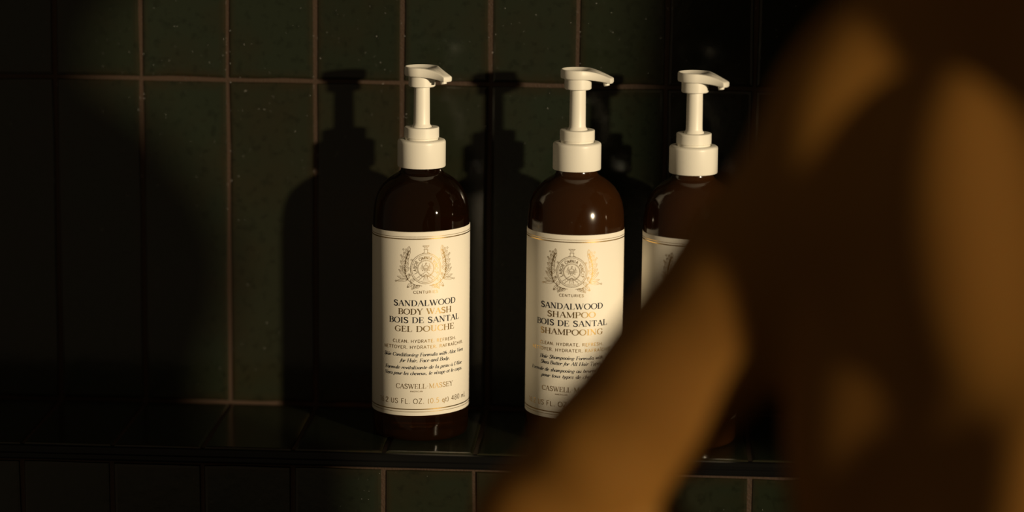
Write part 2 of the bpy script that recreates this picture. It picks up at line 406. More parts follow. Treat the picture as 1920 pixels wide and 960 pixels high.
# weights: T thick, t thin, c by direction, s serif (dropped in the plain style), p swelling in the middle
G = {
 'A': (.72, [('t', [(.06, 0), (.36, 1)]), ('T', [(.36, 1), (.66, 0)]), ('t', [(.17, .36), (.55, .36)]), ('s', [(-.02, 0), (.16, 0)]), ('s', [(.52, 0), (.78, 0)])]),
 'B': (.64, [('T', [(.13, 0), (.13, 1)]), ('c', [(.13, 1), (.34, 1)] + arc(.34, .76, .20, .24, 90, -90) + [(.13, .52)]), ('c', [(.13, .52), (.36, .52)] + arc(.36, .26, .23, .26, 90, -90) + [(.13, 0)]), ('s', [(.0, 0), (.2, 0)]), ('s', [(0, 1), (.2, 1)])]),
 'C': (.70, [('c', arc(.40, .5, .35, .5, 42, 318, 22)), ('s', [(.67, .98), (.67, .72)]), ('s', [(.68, .2), (.64, .1)])]),
 'D': (.74, [('T', [(.13, 0), (.13, 1)]), ('c', [(.13, 1), (.30, 1)] + arc(.30, .5, .37, .5, 90, -90, 20) + [(.13, 0)]), ('s', [(0, 0), (.2, 0)]), ('s', [(0, 1), (.2, 1)])]),
 'E': (.62, [('T', [(.13, 0), (.13, 1)]), ('t', [(.13, 1), (.54, 1)]), ('t', [(.13, .52), (.42, .52)]), ('t', [(.13, 0), (.58, 0)]), ('s', [(0, 0), (.2, 0)]), ('s', [(0, 1), (.2, 1)]), ('s', [(.54, 1), (.54, .76)]), ('s', [(.58, 0), (.58, .27)]), ('s', [(.42, .64), (.42, .40)])]),
 'F': (.58, [('T', [(.13, 0), (.13, 1)]), ('t', [(.13, 1), (.54, 1)]), ('t', [(.13, .50), (.42, .50)]), ('s', [(0, 0), (.28, 0)]), ('s', [(0, 1), (.2, 1)]), ('s', [(.54, 1), (.54, .74)]), ('s', [(.42, .62), (.42, .38)])]),
 'G': (.76, [('c', arc(.40, .5, .35, .5, 42, 310, 22)), ('T', [(.64, .42), (.64, .08)]), ('t', [(.46, .42), (.76, .42)]), ('s', [(.67, .98), (.67, .72)])]),
 'H': (.80, [('T', [(.14, 0), (.14, 1)]), ('T', [(.66, 0), (.66, 1)]), ('t', [(.14, .51), (.66, .51)])] + [('s', [(x, y), (x + .26, y)]) for x in (.01, .53) for y in (0, 1)]),
 'I': (.34, [('T', [(.17, 0), (.17, 1)]), ('s', [(.03, 0), (.31, 0)]), ('s', [(.03, 1), (.31, 1)])]),
 'L': (.60, [('T', [(.14, 0), (.14, 1)]), ('t', [(.14, 0), (.56, 0)]), ('s', [(.01, 1), (.28, 1)]), ('s', [(.56, 0), (.56, .28)]), ('s', [(.01, 0), (.2, 0)])]),
 'M': (.92, [('t', [(.12, 0), (.12, 1)]), ('T', [(.12, 1), (.46, .05)]), ('t', [(.46, .05), (.78, 1)]), ('T', [(.80, 1), (.80, 0)]), ('s', [(0, 0), (.24, 0)]), ('s', [(.66, 0), (.93, 0)]), ('s', [(0, 1), (.16, 1)]), ('s', [(.76, 1), (.93, 1)])]),
 'N': (.78, [('t', [(.12, 0), (.12, 1)]), ('T', [(.12, 1), (.65, 0)]), ('t', [(.65, 0), (.65, 1)]), ('s', [(0, 0), (.24, 0)]), ('s', [(.53, 1), (.77, 1)]), ('s', [(-.02, 1), (.16, 1)])]),
 'O': (.80, [('c', arc(.40, .5, .36, .5, 0, 360, 28))]),
 'P': (.62, [('T', [(.13, 0), (.13, 1)]), ('c', [(.13, 1), (.34, 1)] + arc(.34, .74, .23, .26, 90, -90) + [(.13, .48)]), ('s', [(0, 0), (.27, 0)]), ('s', [(0, 1), (.2, 1)])]),
 'R': (.70, [('T', [(.13, 0), (.13, 1)]), ('c', [(.13, 1), (.34, 1)] + arc(.34, .76, .21, .24, 90, -90) + [(.13, .52)]), ('T', [(.34, .52), (.62, 0)]), ('s', [(0, 0), (.27, 0)]), ('s', [(0, 1), (.2, 1)])]),
 'S': (.58, [('p', S_), ('s', [(.50, 1.0), (.50, .74)]), ('s', [(.05, 0), (.05, .27)])]),
 'T': (.68, [('T', [(.34, 0), (.34, 1)]), ('t', [(.03, 1), (.65, 1)]), ('s', [(.21, 0), (.47, 0)]), ('s', [(.03, 1), (.03, .74)]), ('s', [(.65, 1), (.65, .74)])]),
 'U': (.76, [('T', [(.15, 1), (.15, .35)]), ('c', [(.15, .35)] + arc(.38, .32, .23, .32, 180, 360, 14)), ('t', [(.61, .32), (.61, 1)]), ('s', [(.02, 1), (.28, 1)]), ('s', [(.50, 1), (.73, 1)])]),
 'V': (.70, [('T', [(.06, 1), (.36, 0)]), ('t', [(.36, 0), (.64, 1)]), ('s', [(-.05, 1), (.18, 1)]), ('s', [(.54, 1), (.74, 1)])]),
 'W': (1.02, [('T', [(.06, 1), (.31, 0)]), ('t', [(.31, 0), (.52, .92)]), ('T', [(.47, 1), (.72, 0)]), ('t', [(.72, 0), (.96, 1)]), ('s', [(-.05, 1), (.18, 1)]), ('s', [(.38, 1), (.56, 1)]), ('s', [(.86, 1), (1.05, 1)])]),
 'X': (.70, [('T', [(.06, 1), (.64, 0)]), ('t', [(.06, 0), (.64, 1)])]),
 'Y': (.70, [('T', [(.06, 1), (.35, .48)]), ('T', [(.35, .48), (.35, 0)]), ('t', [(.35, .48), (.64, 1)]), ('s', [(-.04, 1), (.18, 1)]), ('s', [(.54, 1), (.74, 1)]), ('s', [(.22, 0), (.48, 0)])]),
 'Z': (.66, [('t', [(.08, 1), (.60, 1)]), ('T', [(.60, 1), (.06, 0)]), ('t', [(.06, 0), (.62, 0)])]),
 'a': (.50, [('c', arc(.23, .30, .19, .30, 50, 360, 16)), ('T', [(.42, .60), (.40, .12), (.46, .02), (.54, .08)])]),
 'b': (.50, [('T', [(.10, 1), (.08, .15)]), ('c', arc(.26, .30, .18, .30, 170, -160, 18))]),
 'c': (.42, [('c', arc(.23, .30, .19, .30, 55, 315, 16))]),
 'd': (.52, [('c', arc(.23, .30, .19, .30, 20, 340, 18)), ('T', [(.42, 1), (.40, .12), (.46, .02), (.54, .08)]), ('t', [(.32, .98), (.42, 1)])]),
 'e': (.42, [('c', [(.05, .26), (.38, .36)] + arc(.22, .30, .18, .30, 20, 310, 18))]),
 'f': (.32, [('c', [(.44, .98), (.36, 1.02), (.27, .92), (.18, .30), (.10, -.18), (.0, -.28), (-.08, -.22)]), ('t', [(.06, .60), (.38, .60)])]),
 'g': (.48, [('c', arc(.25, .36, .17, .24, 0, 360, 18)), ('c', [(.20, .14), (.10, .06), (.30, -.04), (.42, -.14), (.28, -.30), (.06, -.26), (.02, -.14), (.14, -.04)]), ('t', [(.38, .54), (.50, .58)])]),
 'h': (.52, [('T', [(.12, 1), (.06, 0)]), ('c', [(.08, .30), (.24, .56), (.38, .58), (.42, .46), (.38, .12), (.44, .02), (.52, .08)])]),
 'i': (.28, [('T', [(.12, .60), (.10, .12), (.16, .02), (.24, .08)]), ('t', [(.02, .50), (.12, .60)]), ('d', [(.15, .84)])]),
 'k': (.48, [('T', [(.12, 1), (.06, 0)]), ('t', [(.08, .28), (.38, .58)]), ('T', [(.20, .36), (.40, .02)])]),
 'l': (.27, [('T', [(.14, 1), (.09, .12), (.15, .02), (.23, .08)]), ('t', [(.04, .97), (.14, 1)])]),
 'm': (.78, [('T', [(.12, .60), (.06, 0)]), ('c', [(.08, .30), (.22, .56), (.33, .58), (.36, .46), (.31, 0)]), ('c', [(.33, .30), (.48, .56), (.60, .58), (.63, .46), (.60, .12), (.66, .02), (.74, .08)])]),
 'n': (.54, [('T', [(.12, .60), (.06, 0)]), ('c', [(.08, .30), (.24, .56), (.38, .58), (.42, .46), (.38, .12), (.44, .02), (.52, .08)])]),
 'o': (.46, [('c', arc(.23, .30, .19, .30, 0, 360, 20))]),
 'p': (.50, [('T', [(.12, .60), (.02, -.30)]), ('c', arc(.27, .30, .18, .30, 160, -160, 18)), ('s', [(-.06, -.30), (.12, -.30)])]),
 'q': (.50, [('c', arc(.23, .30, .19, .30, 0, 360, 20)), ('T', [(.42, .60), (.42, -.30)])]),
 'r': (.38, [('T', [(.12, .60), (.06, 0)]), ('c', [(.08, .32), (.22, .56), (.36, .56)]), ('d', [(.35, .52)])]),
 's': (.38, [('p', [(.34, .48), (.24, .60), (.12, .54), (.12, .42), (.28, .24), (.28, .08), (.16, 0), (.03, .12)])]),
 't': (.30, [('T', [(.16, .86), (.10, .12), (.16, .02), (.26, .08)]), ('t', [(.03, .60), (.30, .60)])]),
 'u': (.54, [('c', [(.10, .60), (.08, .14), (.16, .02), (.30, .12), (.40, .34)]), ('T', [(.44, .60), (.40, .12), (.46, .02), (.54, .08)])]),
 'v': (.46, [('T', [(.06, .58), (.14, .52), (.20, 0)]), ('c', [(.20, 0), (.40, .36), (.36, .60)])]),
 'w': (.70, [('T', [(.06, .58), (.14, .52), (.18, 0)]), ('t', [(.18, 0), (.38, .56)]), ('T', [(.38, .58), (.42, 0)]), ('c', [(.42, 0), (.64, .36), (.60, .60)])]),
 'x': (.46, [('T', [(.08, .60), (.36, 0)]), ('t', [(.02, .02), (.42, .58)])]),
 'y': (.48, [('T', [(.08, .60), (.20, .02)]), ('c', [(.42, .60), (.30, .20), (.10, -.24), (-.02, -.28)])]),
 '0': (.60, [('c', arc(.30, .5, .24, .5, 0, 360, 22))]),
 '1': (.42, [('T', [(.24, 0), (.24, 1)]), ('t', [(.08, .84), (.24, 1)])]),
 '2': (.56, [('c', spl([(.06, .74), (.14, .94), (.30, 1.0), (.46, .90), (.47, .70), (.30, .40), (.05, 0)])), ('t', [(.05, 0), (.52, 0)])]),
 '4': (.60, [('T', [(.42, 0), (.42, 1)]), ('t', [(.42, 1), (.05, .30)]), ('t', [(.05, .30), (.56, .30)])]),
 '5': (.56, [('t', [(.46, 1), (.15, 1)]), ('t', [(.15, 1), (.11, .56)]), ('c', spl([(.11, .56), (.28, .62), (.45, .52), (.49, .30), (.40, .08), (.22, 0), (.06, .06)]))]),
 '6': (.58, [('c', arc(.29, .30, .22, .30, 0, 360, 20)), ('c', spl([(.08, .34), (.16, .72), (.40, 1.0)]))]),
 '8': (.58, [('c', arc(.29, .75, .18, .25, 0, 360, 18)), ('c', arc(.29, .26, .23, .26, 0, 360, 20))]),
 '.': (.26, [('d', [(.12, .05)])]),
 ',': (.26, [('d', [(.12, .05)]), ('t', [(.14, .05), (.06, -.16)])]),
 "'": (.20, [('T', [(.12, 1), (.08, .76)])]),
 '-': (.36, [('t', [(.04, .48), (.32, .48)])]),
 '(': (.34, [('c', arc(.42, .42, .30, .68, 130, 230, 12))]),
 ')': (.34, [('c', arc(-.08, .42, .30, .68, 50, -50, 12))]),
 ' ': (.34, []),
}
G['à'] = (.50, G['a'][1] + [('t', [(.16, .90), (.30, .72)])])
G['é'] = (.42, G['e'][1] + [('t', [(.20, .72), (.36, .90)])])
G['Î'] = (.34, G['I'][1] + [('t', [(.02, 1.10), (.17, 1.26), (.32, 1.10)])])

class Ink:
    def __init__(self): self.v, self.f = [], []
    def ribbon(self, pts, wid, closed=False):
        n = len(pts)
        if n < 2: return
        b = len(self.v)
        for i, (x, y) in enumerate(pts):
            if closed:
                a, c = pts[i - 1], pts[(i + 1) % n]
            else:
                a, c = pts[max(0, i - 1)], pts[min(n - 1, i + 1)]
            dx, dy = c[0] - a[0], c[1] - a[1]
            l = math.hypot(dx, dy) or 1
            w_ = (wid[i] if hasattr(wid, '__len__') else wid) / 2
            nx, ny = -dy / l * w_, dx / l * w_
            self.v += [(x + nx, y + ny), (x - nx, y - ny)]
        for i in range(n if closed else n - 1):
            j = (i + 1) % n
            self.f.append((b + 2 * i, b + 2 * i + 1, b + 2 * j + 1, b + 2 * j))
    def poly(self, pts):
        b = len(self.v); self.v += list(pts); self.f.append(tuple(range(b, b + len(pts))))
    def disc(self, x, y, r, n=10):
        self.poly([(x + r * math.cos(2 * math.pi * i / n), y + r * math.sin(2 * math.pi * i / n)) for i in range(n)])
    def circle(self, x, y, r, w_, n=48):
        self.ribbon([(x + r * math.cos(2 * math.pi * i / n), y + r * math.sin(2 * math.pi * i / n)) for i in range(n)], w_, True)

STYLE = {'didone': (.215, .070, True), 'roman': (.150, .060, True), 'italic': (.185, .075, True), 'sans': (.165, .165, False), 'light': (.115, .115, False)}
def text_width(s, track):
    return sum(G[c][0] + track for c in s) - track
def text(ink, s, cx, base, cap, width, style, xform=None):
    """lay a line of lettering centred at cx with its baseline at base (mm); cap height and width in mm"""
    thick, thin, serif = STYLE[style]
    track = 0.10 if style in ('sans', 'light') else 0.07
    if style == 'italic': track = 0.03
    sx = width / text_width(s, track)
    sh = 0.26 if style == 'italic' else 0.0
    pen = cx - width / 2
    for ch in s:
        for wt, pts in G[ch][1]:
            if wt == 's' and not serif: continue
            q = [(pen + (x + sh * y * cap / sx) * sx, base + y * cap) for x, y in pts]
            if wt == 'd':
                x, y = q[0]
                rr = max(thick, .12) * cap * 0.62
                ds = [(x + rr * math.cos(t * math.pi / 4), y + rr * math.sin(t * math.pi / 4)) for t in range(8)]
                ink.poly([xform(*p) for p in ds] if xform else ds); continue
            n = len(q)
            if wt == 'T': wd = thick * cap
            elif wt in 'ts': wd = thin * cap
            elif wt == 'p': wd = [(thin + (thick - thin) * math.sin(math.pi * (0.08 + 0.84 * i / (n - 1)))) * cap for i in range(n)]
            else:
                wd = []
                for i in range(n):
                    a, c = q[max(0, i - 1)], q[min(n - 1, i + 1)]
                    l = math.hypot(c[0] - a[0], c[1] - a[1]) or 1
                    wd.append((thin + (thick - thin) * (abs(c[1] - a[1]) / l) ** 1.6) * cap)
            if xform: q = [xform(*p) for p in q]
            ink.ribbon(q, wd)
        pen += (G[ch][0] + track) * sx

def crest(ink, cx, cz):
    """round seal with motto, shield and wings, pillar above, laurel on both sides"""
    ring = lambda r, w_: ink.circle(cx, cz, r, w_, 56)
    ring(11.3, .34); ring(10.3, .24); ring(6.2, .24); ring(5.7, .16)
    # motto round the ring
    s = 'LABOR OMNIA VINCIT'
    tw = text_width(s, .14); r0 = 6.95
    a0, a1 = 208, -28
    def bend(x, y):
        a = R(a0 + (a1 - a0) * (x / tw)); rr = r0 + y
        return (cx + rr * math.cos(a), cz + rr * math.sin(a))
    text(ink, s, tw / 2, 0, 2.25, tw, 'sans', bend)
    # shield: chief and pales
    sh = [(-1.5, 1.6), (1.5, 1.6), (1.5, -.4), (.9, -1.9), (0, -2.8), (-.9, -1.9), (-1.5, -.4)]
    ink.ribbon([(cx + x, cz + y) for x, y in sh], .22, True)
    ink.ribbon([(cx - 1.5, cz + .5), (cx + 1.5, cz + .5)], .2)
    for x in (-.9, -.3, .3, .9): ink.ribbon([(cx + x, cz + .4), (cx + x, cz - 1.9 + abs(x) * .5)], .2)
    ink.ribbon([(cx + x, cz + y) for x, y in spl([(-1.6, 1.6), (-1.0, 2.3), (0, 2.5), (1.0, 2.3), (1.6, 1.6)])], .25)
    # head and wings over the shield
    ink.ribbon([(cx + x, cz + y) for x, y in spl([(.1, 2.5), (-.3, 3.4), (.1, 4.2), (.7, 3.9), (.4, 3.5)])], .3)
    for sgn in (-1, 1):
        for q in range(4):
            ink.ribbon([(cx + sgn * x, cz + y) for x, y in spl([(1.7, .9 - q * .55), (2.6 + q * .25, 2.2 - q * .8), (2.4 + q * .65, 3.9 - q * 1.25)])], .2)
        ink.poly([(cx + sgn * 2.0, cz - .9), (cx + sgn * 2.9, cz - 1.5), (cx + sgn * 2.1, cz - 1.9)])
        # crossed bands at the foot of the seal
        ink.ribbon([(cx + sgn * .8, cz - 2.8), (cx + sgn * 6.9, cz - 7.2)], .28)
        ink.ribbon([(cx + sgn * .2, cz - 4.3), (cx + sgn * 5.2, cz - 8.5)], .28)
        for t in (.25, .5, .75): ink.disc(cx + sgn * (.5 + 5.4 * t), cz - 3.5 - 4.3 * t, .26, 6)
    ink.ribbon([(cx - 1.6, cz - 8.6), (cx - 1.0, cz - 5.6), (cx, cz - 4.6), (cx + 1.0, cz - 5.6), (cx + 1.6, cz - 8.6)], .26)
    for y in (-6.2, -7.2, -8.2): ink.ribbon([(cx - .8, cz + y), (cx + .8, cz + y)], .22)
    ink.ribbon([(cx - 3.2, cz - 9.2), (cx + 3.2, cz - 9.2)], .2)
    # pillar above
    for x in (-1.25, 1.25): ink.ribbon([(cx + x, cz + 11.2), (cx + x, cz + 14.0)], .25)
    for x in (-.75, .75): ink.ribbon([(cx + x, cz + 14.0), (cx + x * .8, cz + 16.6)], .25)
    ink.ribbon([(cx - 1.7, cz + 14.0), (cx + 1.7, cz + 14.0)], .3)
    ink.ribbon([(cx - 2.4, cz + 16.8), (cx + 2.4, cz + 16.8)], .35)
    for sgn in (-1, 1):
        ink.ribbon([(cx + sgn * 2.4, cz + 16.8), (cx + sgn * 1.5, cz + 15.9), (cx + sgn * .7, cz + 15.6)], .22)
        ink.ribbon([(cx + sgn * 3.0, cz + 10.8), (cx + sgn * 2.2, cz + 11.6), (cx + sgn * 1.2, cz + 11.9)], .25)
    # laurel
    def leaf(x, y, ang, ln, wd):
        up_, dn = [], []
        for i in range(9):
            t = i / 8; h = wd * math.sin(math.pi * t) ** .8 * (1 - .35 * t)
            up_.append((t * ln, h)); dn.append((t * ln, -h))
        ca, sa = math.cos(ang), math.sin(ang)
        for poly in (up_, dn, [(0, 0), (ln * .85, 0)]):
            ink.ribbon([(x + px * ca - py * sa, y + px * sa + py * ca) for px, py in poly], .22)
    for sgn in (-1, 1):
        stem = spl([(2.8, -12.8), (8.0, -11.8), (13.0, -8.2), (15.4, -2.0), (15.0, 5.0), (12.6, 13.0)], 8)
        ink.ribbon([(cx + sgn * x, cz + y) for x, y in stem], .34)
        for x, y, a, ln in ((13, -8, -8, 9.4), (13, -8, 14, 9.0), (14, -6, 40, 8.8), (14.8, -4, 66, 6.8), (15.3, -1, 36, 5.4), (15.4, 2, 48, 5.6), (15.1, 5, 58, 5.6),
                            (14.3, 8, 66, 5.2), (13.4, 10.5, 74, 4.8), (12.7, 12.5, 96, 4.4), (15.2, -2, 132, 4.6), (15.4, 1, 126, 4.6), (15.2, 4, 124, 4.8), (14.5, 7, 122, 4.6),
                            (13.6, 10, 120, 4.4), (10.5, -10.4, -52, 5.0), (8.4, -11.6, -66, 4.6), (6.0, -12.2, -40, 4.4), (11.5, -9.6, 150, 4.0), (13.2, -7.6, 104, 4.4), (4.4, -12.6, -22, 3.6)):
            a = R(a)
            if sgn < 0: a = math.pi - a
            leaf(cx + sgn * x, cz + y, a, ln * .95, 1.4)
        for x, y in ((16.6, 14.2), (10.4, 6.6), (22.6, -9.4), (13.2, -13.6), (11.8, -4.6), (18.4, 9.8)):
            ink.circle(cx + sgn * x, cz + y, .6, .24, 12)

# ------------------------------------------------------------------ pump bottles
MM = 0.001
RB, RL = 35.8, 36.1
def body_profile():
    p = [(0, 1.2), (22, 1.2), (27, 0.0)] + rounded((30.5, 0.0), (RB, 0.0), (RB, 5.5), 7)
    p += [(RB, 60), (RB, 120), (RB, 158)]
    p += [(35.6, 165), (35.1, 170.5), (33.8, 177), (31.4, 183), (28.0, 187.8), (24.0, 191.6), (20.0, 194.4), (16.8, 196.2), (15.3, 197.8), (14.9, 200.0), (14.9, 207), (0, 207)]
    return [(r * MM, z * MM) for r, z in p]
def cap_profile():
    p = [(0, 202.0), (16.6, 202.0), (16.6, 200.8), (17.5, 200.8)] + [(17.75, 201.4), (17.75, 218.0)] + rounded((17.75, 218.6), (17.75, 220.6), (15.6, 220.8), 4) + [(13.6, 220.9), (13.4, 220.0), (0, 220.0)]
    return [(r * MM, z * MM) for r, z in p]
def collar_profile():
    p = [(0, 220.1), (12.2, 220.1), (12.2, 222.0), (12.5, 222.0), (12.8, 222.4), (12.8, 229.0)] + rounded((12.8, 229.0), (12.8, 229.9), (11.9, 229.9), 3) + [(8.4, 229.9), (8.0, 229.2), (0, 229.2)]
    return [(r * MM, z * MM) for r, z in p]
def stem_profile():
    p = [(0, 229.3), (7.6, 229.3), (7.3, 230.4), (6.3, 231.6), (6.05, 233), (5.95, 246), (5.8, 259.8), (0, 259.8)]
    return [(r * MM, z * MM) for r, z in p]

def head_mesh():
    """dished round button running out into a down-turned spout along +x; skirt below"""
    n = 72; out = []
    r0, Lg, hw = 12.8, 26.0, 4.3
    # teardrop plan: circle, then straight flanks that narrow to the spout
    a_t = R(52)
    for i in range(n):
        t = 2 * math.pi * (i + 0.5) / n - math.pi
        if abs(t) > a_t: out.append((r0 * math.cos(t), r0 * math.sin(t)))
        else:
            s = abs(t) / a_t                              # 1 at the shoulder, 0 at the tip centre
            xs, ys = r0 * math.cos(a_t), r0 * math.sin(a_t)
            if s > .34:
                k = (1 - s) / .66
                x = xs + (Lg - xs) * k
                y = hw + (ys - hw) * (1 - k) ** 2.1
            else:
                x, y = Lg + .5 * (1 - (s / .34) ** 2), hw * s / .34
            out.append((x, math.copysign(y, t)))
    def drop(x):
        k = max(0, x - 5.5) / 24
        return 7.2 * k ** 1.75
    def zt(x): return 274.4 - drop(x)
    def zb(x):
        k = min(1, max(0, x - 7) / 20)
        return 267.6 - drop(x) * 0.93 + 2.7 * k ** 1.6
    rings = []
    def ring(scale_in, zf, cx0=0.0):
        pts = []
        for x, y in out:
            l = math.hypot(x, y)
            if x > 8: xx, yy = x - scale_in * .8, y * max(0.1, 1 - scale_in / max(hw, abs(y) + 2.0))
            else: xx, yy = x * (1 - scale_in / l), y * (1 - scale_in / l)
            pts.append((xx, yy, zf(xx)))
        return pts
    rings.append(ring(1.3, zb)); rings.append(ring(.35, lambda x: zb(x) + .3)); rings.append(ring(0, lambda x: zb(x) + 1.2))
    rings.append(ring(0, lambda x: zt(x) - .8)); rings.append(ring(.3, lambda x: zt(x) - .2)); rings.append(ring(.9, zt))
    dish = lambda d: (lambda x: zt(x) - d * max(0, 1 - max(0, x) / 15))
    rings.append(ring(1.7, dish(.35))); rings.append(ring(3.0, dish(1.3))); rings.append(ring(6.0, dish(2.2)))
    v, f = [], []
    for r in rings: v += r
    for k in range(len(rings) - 1):
        for i in range(n):
            j = (i + 1) % n
            f.append((k * n + i, k * n + j, (k + 1) * n + j, (k + 1) * n + i))
    f.append(tuple(range(n - 1, -1, -1)))
    # close the dish with a fan
    b = (len(rings) - 1) * n
    cxm = sum(p[0] for p in rings[-1]) / n
    v.append((cxm, 0, sum(p[2] for p in rings[-1]) / n)); cidx = len(v) - 1
    for i in range(n): f.append((b + i, b + (i + 1) % n, cidx))
    me = mesh('pump_head', [(x * MM, y * MM, z * MM) for x, y, z in v], f)
    me.polygons.foreach_set('use_smooth', [True] * len(me.polygons))
    me.set_sharp_from_angle(angle=R(40))
    return me
def skirt_profile():
    p = [(0, 259.6), (9.2, 259.6), (9.85, 260.2), (9.85, 268.4), (0, 268.4)]
    return [(r * MM, z * MM) for r, z in p]
def nozzle_profile():
    p = [(0, 0), (1.9, 0), (2.2, .4), (2.2, 4.0), (0, 4.0)]
    return [(r * MM, z * MM) for r, z in p]

BODY = lathe('body', body_profile(), 96, 40)
CAP = lathe('cap', cap_profile(), 72); COLLAR = lathe('collar', collar_profile(), 64)
STEM = lathe('stem', stem_profile(), 40); HEAD = head_mesh(); SKIRT = lathe('skirt', skirt_profile(), 56)
NOZ = lathe('nozzle', nozzle_profile(), 20)

LAB0, LAB1 = 20.2, 157.5
def wrap(pts2, face, r, skew, z_only=False):
    out = []
    for u, z in pts2:
        t = face + u / RL
        out.append((r * MM * math.sin(t), -r * MM * math.cos(t), (z + skew * math.sin(t)) * MM))
    return out
def label_mesh(face, skew):
    n = 120; span = 2 * math.pi * 0.93
    v, f = [], []
    for i in range(n + 1):
        u = (-span / 2 + span * i / n) * RL
        v += wrap([(u, LAB0), (u, LAB0 + .3), (u, LAB1 - .3), (u, LAB1)], face, RL, skew)
        v[-4] = tuple(c * (RB + .02) / RL if k < 2 else c for k, c in enumerate(v[-4]))
        v[-1] = tuple(c * (RB + .02) / RL if k < 2 else c for k, c in enumerate(v[-1]))
    for i in range(n):
        for k in range(3):
            f.append((4 * i + k, 4 * i + 4 + k, 4 * i + 5 + k, 4 * i + 1 + k))
    return mesh('label', v, f)

def refine(ink, step=1.6):
    """cut long ribbon quads so that they follow the curve of the bottle"""
    v, f = list(ink.v), []
    for q in ink.f:
        if len(q) == 4:
            a, b, c, d = (v[i] for i in q)
            l = max(abs(a[0] - d[0]), abs(b[0] - c[0]))
            k = int(l / step) + 1
            if k > 1:
                prev = (q[0], q[1])
                for s in range(1, k + 1):
                    if s == k: cur = (q[3], q[2])
                    else:
                        t = s / k
                        v.append((a[0] + (d[0] - a[0]) * t, a[1] + (d[1] - a[1]) * t)); v.append((b[0] + (c[0] - b[0]) * t, b[1] + (c[1] - b[1]) * t))
                        cur = (len(v) - 2, len(v) - 1)
                    f.append((prev[0], prev[1], cur[1], cur[0])); prev = cur
                continue
        f.append(q)
    return v, f
def ink_object(name, ink, m, parent, face, skew, r=RL + .10):
    v, f = refine(ink)
    me = mesh(name, wrap(v, face, r, skew), f)
    # all outward
    flip = []
    for p in me.polygons:
        c = p.center
        if p.normal.x * c.x + p.normal.y * c.y < 0: flip.append(p.index)
    if flip:
        bmflip(me, flip)
    return obj(name, me, m, parent)
def bmflip(me, idx):
    import bmesh
    bm = bmesh.new(); bm.from_mesh(me); bm.faces.ensure_lookup_table()
    bmesh.ops.reverse_faces(bm, faces=[bm.faces[i] for i in idx])
    bm.to_mesh(me); bm.free()

COMMON = [  # (text, baseline z, cap height, width, style, ink)
 ('CENTURIES', 112.0, 2.0, 18.2, 'sans', 'g'),
 ('SANDALWOOD', 102.8, 4.15, 48.5, 'didone', 'n'),
 ('BOIS DE SANTAL', 90.1, 4.15, 56.5, 'didone', 'n'),
 ('CASWELL-MASSEY', 40.8, 3.5, 44.5, 'roman', 'g'),
 ('16.2 US FL. OZ. (0.5 qt) 480 mL', 29.5, 3.6, 76.5, 'light', 'g'),
]
def print_label(lab, lines, face, skew, tiny=True):
    if tiny: lines = lines + [('AMERICAN', 38.2, 1.0, 9.5, 'sans', 'g')]
    for s, z, cap, wd, st, c in lines:
        i = Ink(); text(i, s, -6.5 if s == 'AMERICAN' else 0, z, cap, wd, st)
        ink_object('lettering', i, GOLD if c == 'g' else INK, lab, face, skew)['label'] = ('gold foil' if c == 'g' else 'dark navy') + ' line of lettering'
    i = Ink(); crest(i, 0, 130.5)
    ink_object('crest', i, GOLD, lab, face, skew)['label'] = 'gold foil seal with laurel branches and motto'
    for z, wd in ((LAB1 - 3.5, .32), (LAB1 - 5.1, .75), (LAB0 + 4.9, .75), (LAB0 + 3.0, .32)):
        b = Ink(); span = math.pi * .92 * RL
        b.ribbon([(-span, z), (span, z)], wd)
        ink_object('gold_band', b, GOLD, lab, face, skew)

def bottle(loc, face, nozzle, skew, lines, body_m, label, tiny=True, drops=420, wet=1.0):
    root = bpy.data.objects.new('pump_bottle', None); C.objects.link(root)
    root.location = loc; root.empty_display_size = 0.05
    tag(root, label, 'bottle', 'white pump bottles on the tiled ledge')
    me = BODY.copy(); obj('body', me, body_m, root)['label'] = 'dark amber bottle body'
    lab = obj('label', label_mesh(face, skew), PAPER, root, smooth=True)
    lab['label'] = 'ivory wraparound label with gold and navy print'
    print_label(lab, lines, face, skew, tiny)
    obj('cap', CAP.copy(), WHITE, root); obj('collar', COLLAR.copy(), WHITE, root); obj('stem', STEM.copy(), WHITE, root)
    hd = obj('pump_head', HEAD.copy(), WHITE, root); hd.rotation_euler.z = -nozzle
    obj('skirt', SKIRT.copy(), WHITE, hd)
    nz = obj('nozzle', NOZ.copy(), WHITE, hd); nz.location = (.0222, 0, .2632); nz.rotation_euler.y = R(-12)
    it = []
    for _ in range(drops):
        t = face + rng.normal(-0.75, 0.5) if rng.random() < .72 else rng.uniform(-1.5, 1.5)
        z = rng.uniform(LAB0, 196)
        rr = RL + .05 if z < LAB1 else RB
        if z > 160:
            # follow the shoulder
            pr = body_profile()
            rs = [p[0] for p in pr][10:-3]; zs = [p[1] for p in pr][10:-3]
            rr = float(np.interp(z * MM, zs, rs)) / MM
        r = min(rng.lognormal(math.log(.24), .5), .9) * MM
        nrm = (math.sin(t), -math.cos(t), 0 if z < 165 else (z - 165) / 20)
        it.append(((rr * MM * math.sin(t), -rr * MM * math.cos(t), z * MM), nrm, r, r * .32, 1.15))
    for _ in range(int(drops * .55)):
        t = rng.normal(-0.75, .5)
        k = rng.random()
        if k < .6: rr, z = 17.75, rng.uniform(202, 218)
        elif k < .8: rr, z = 12.8, rng.uniform(222.5, 229)
        else: rr, z = 5.95, rng.uniform(233, 258)
        r = min(rng.lognormal(math.log(.22), .4), .6) * MM
        it.append(((rr * MM * math.sin(t), -rr * MM * math.cos(t), z * MM), (math.sin(t), -math.cos(t), 0), r, r * .32, 1.1))
    domes('water_drops', it, root, FILM)
    return root

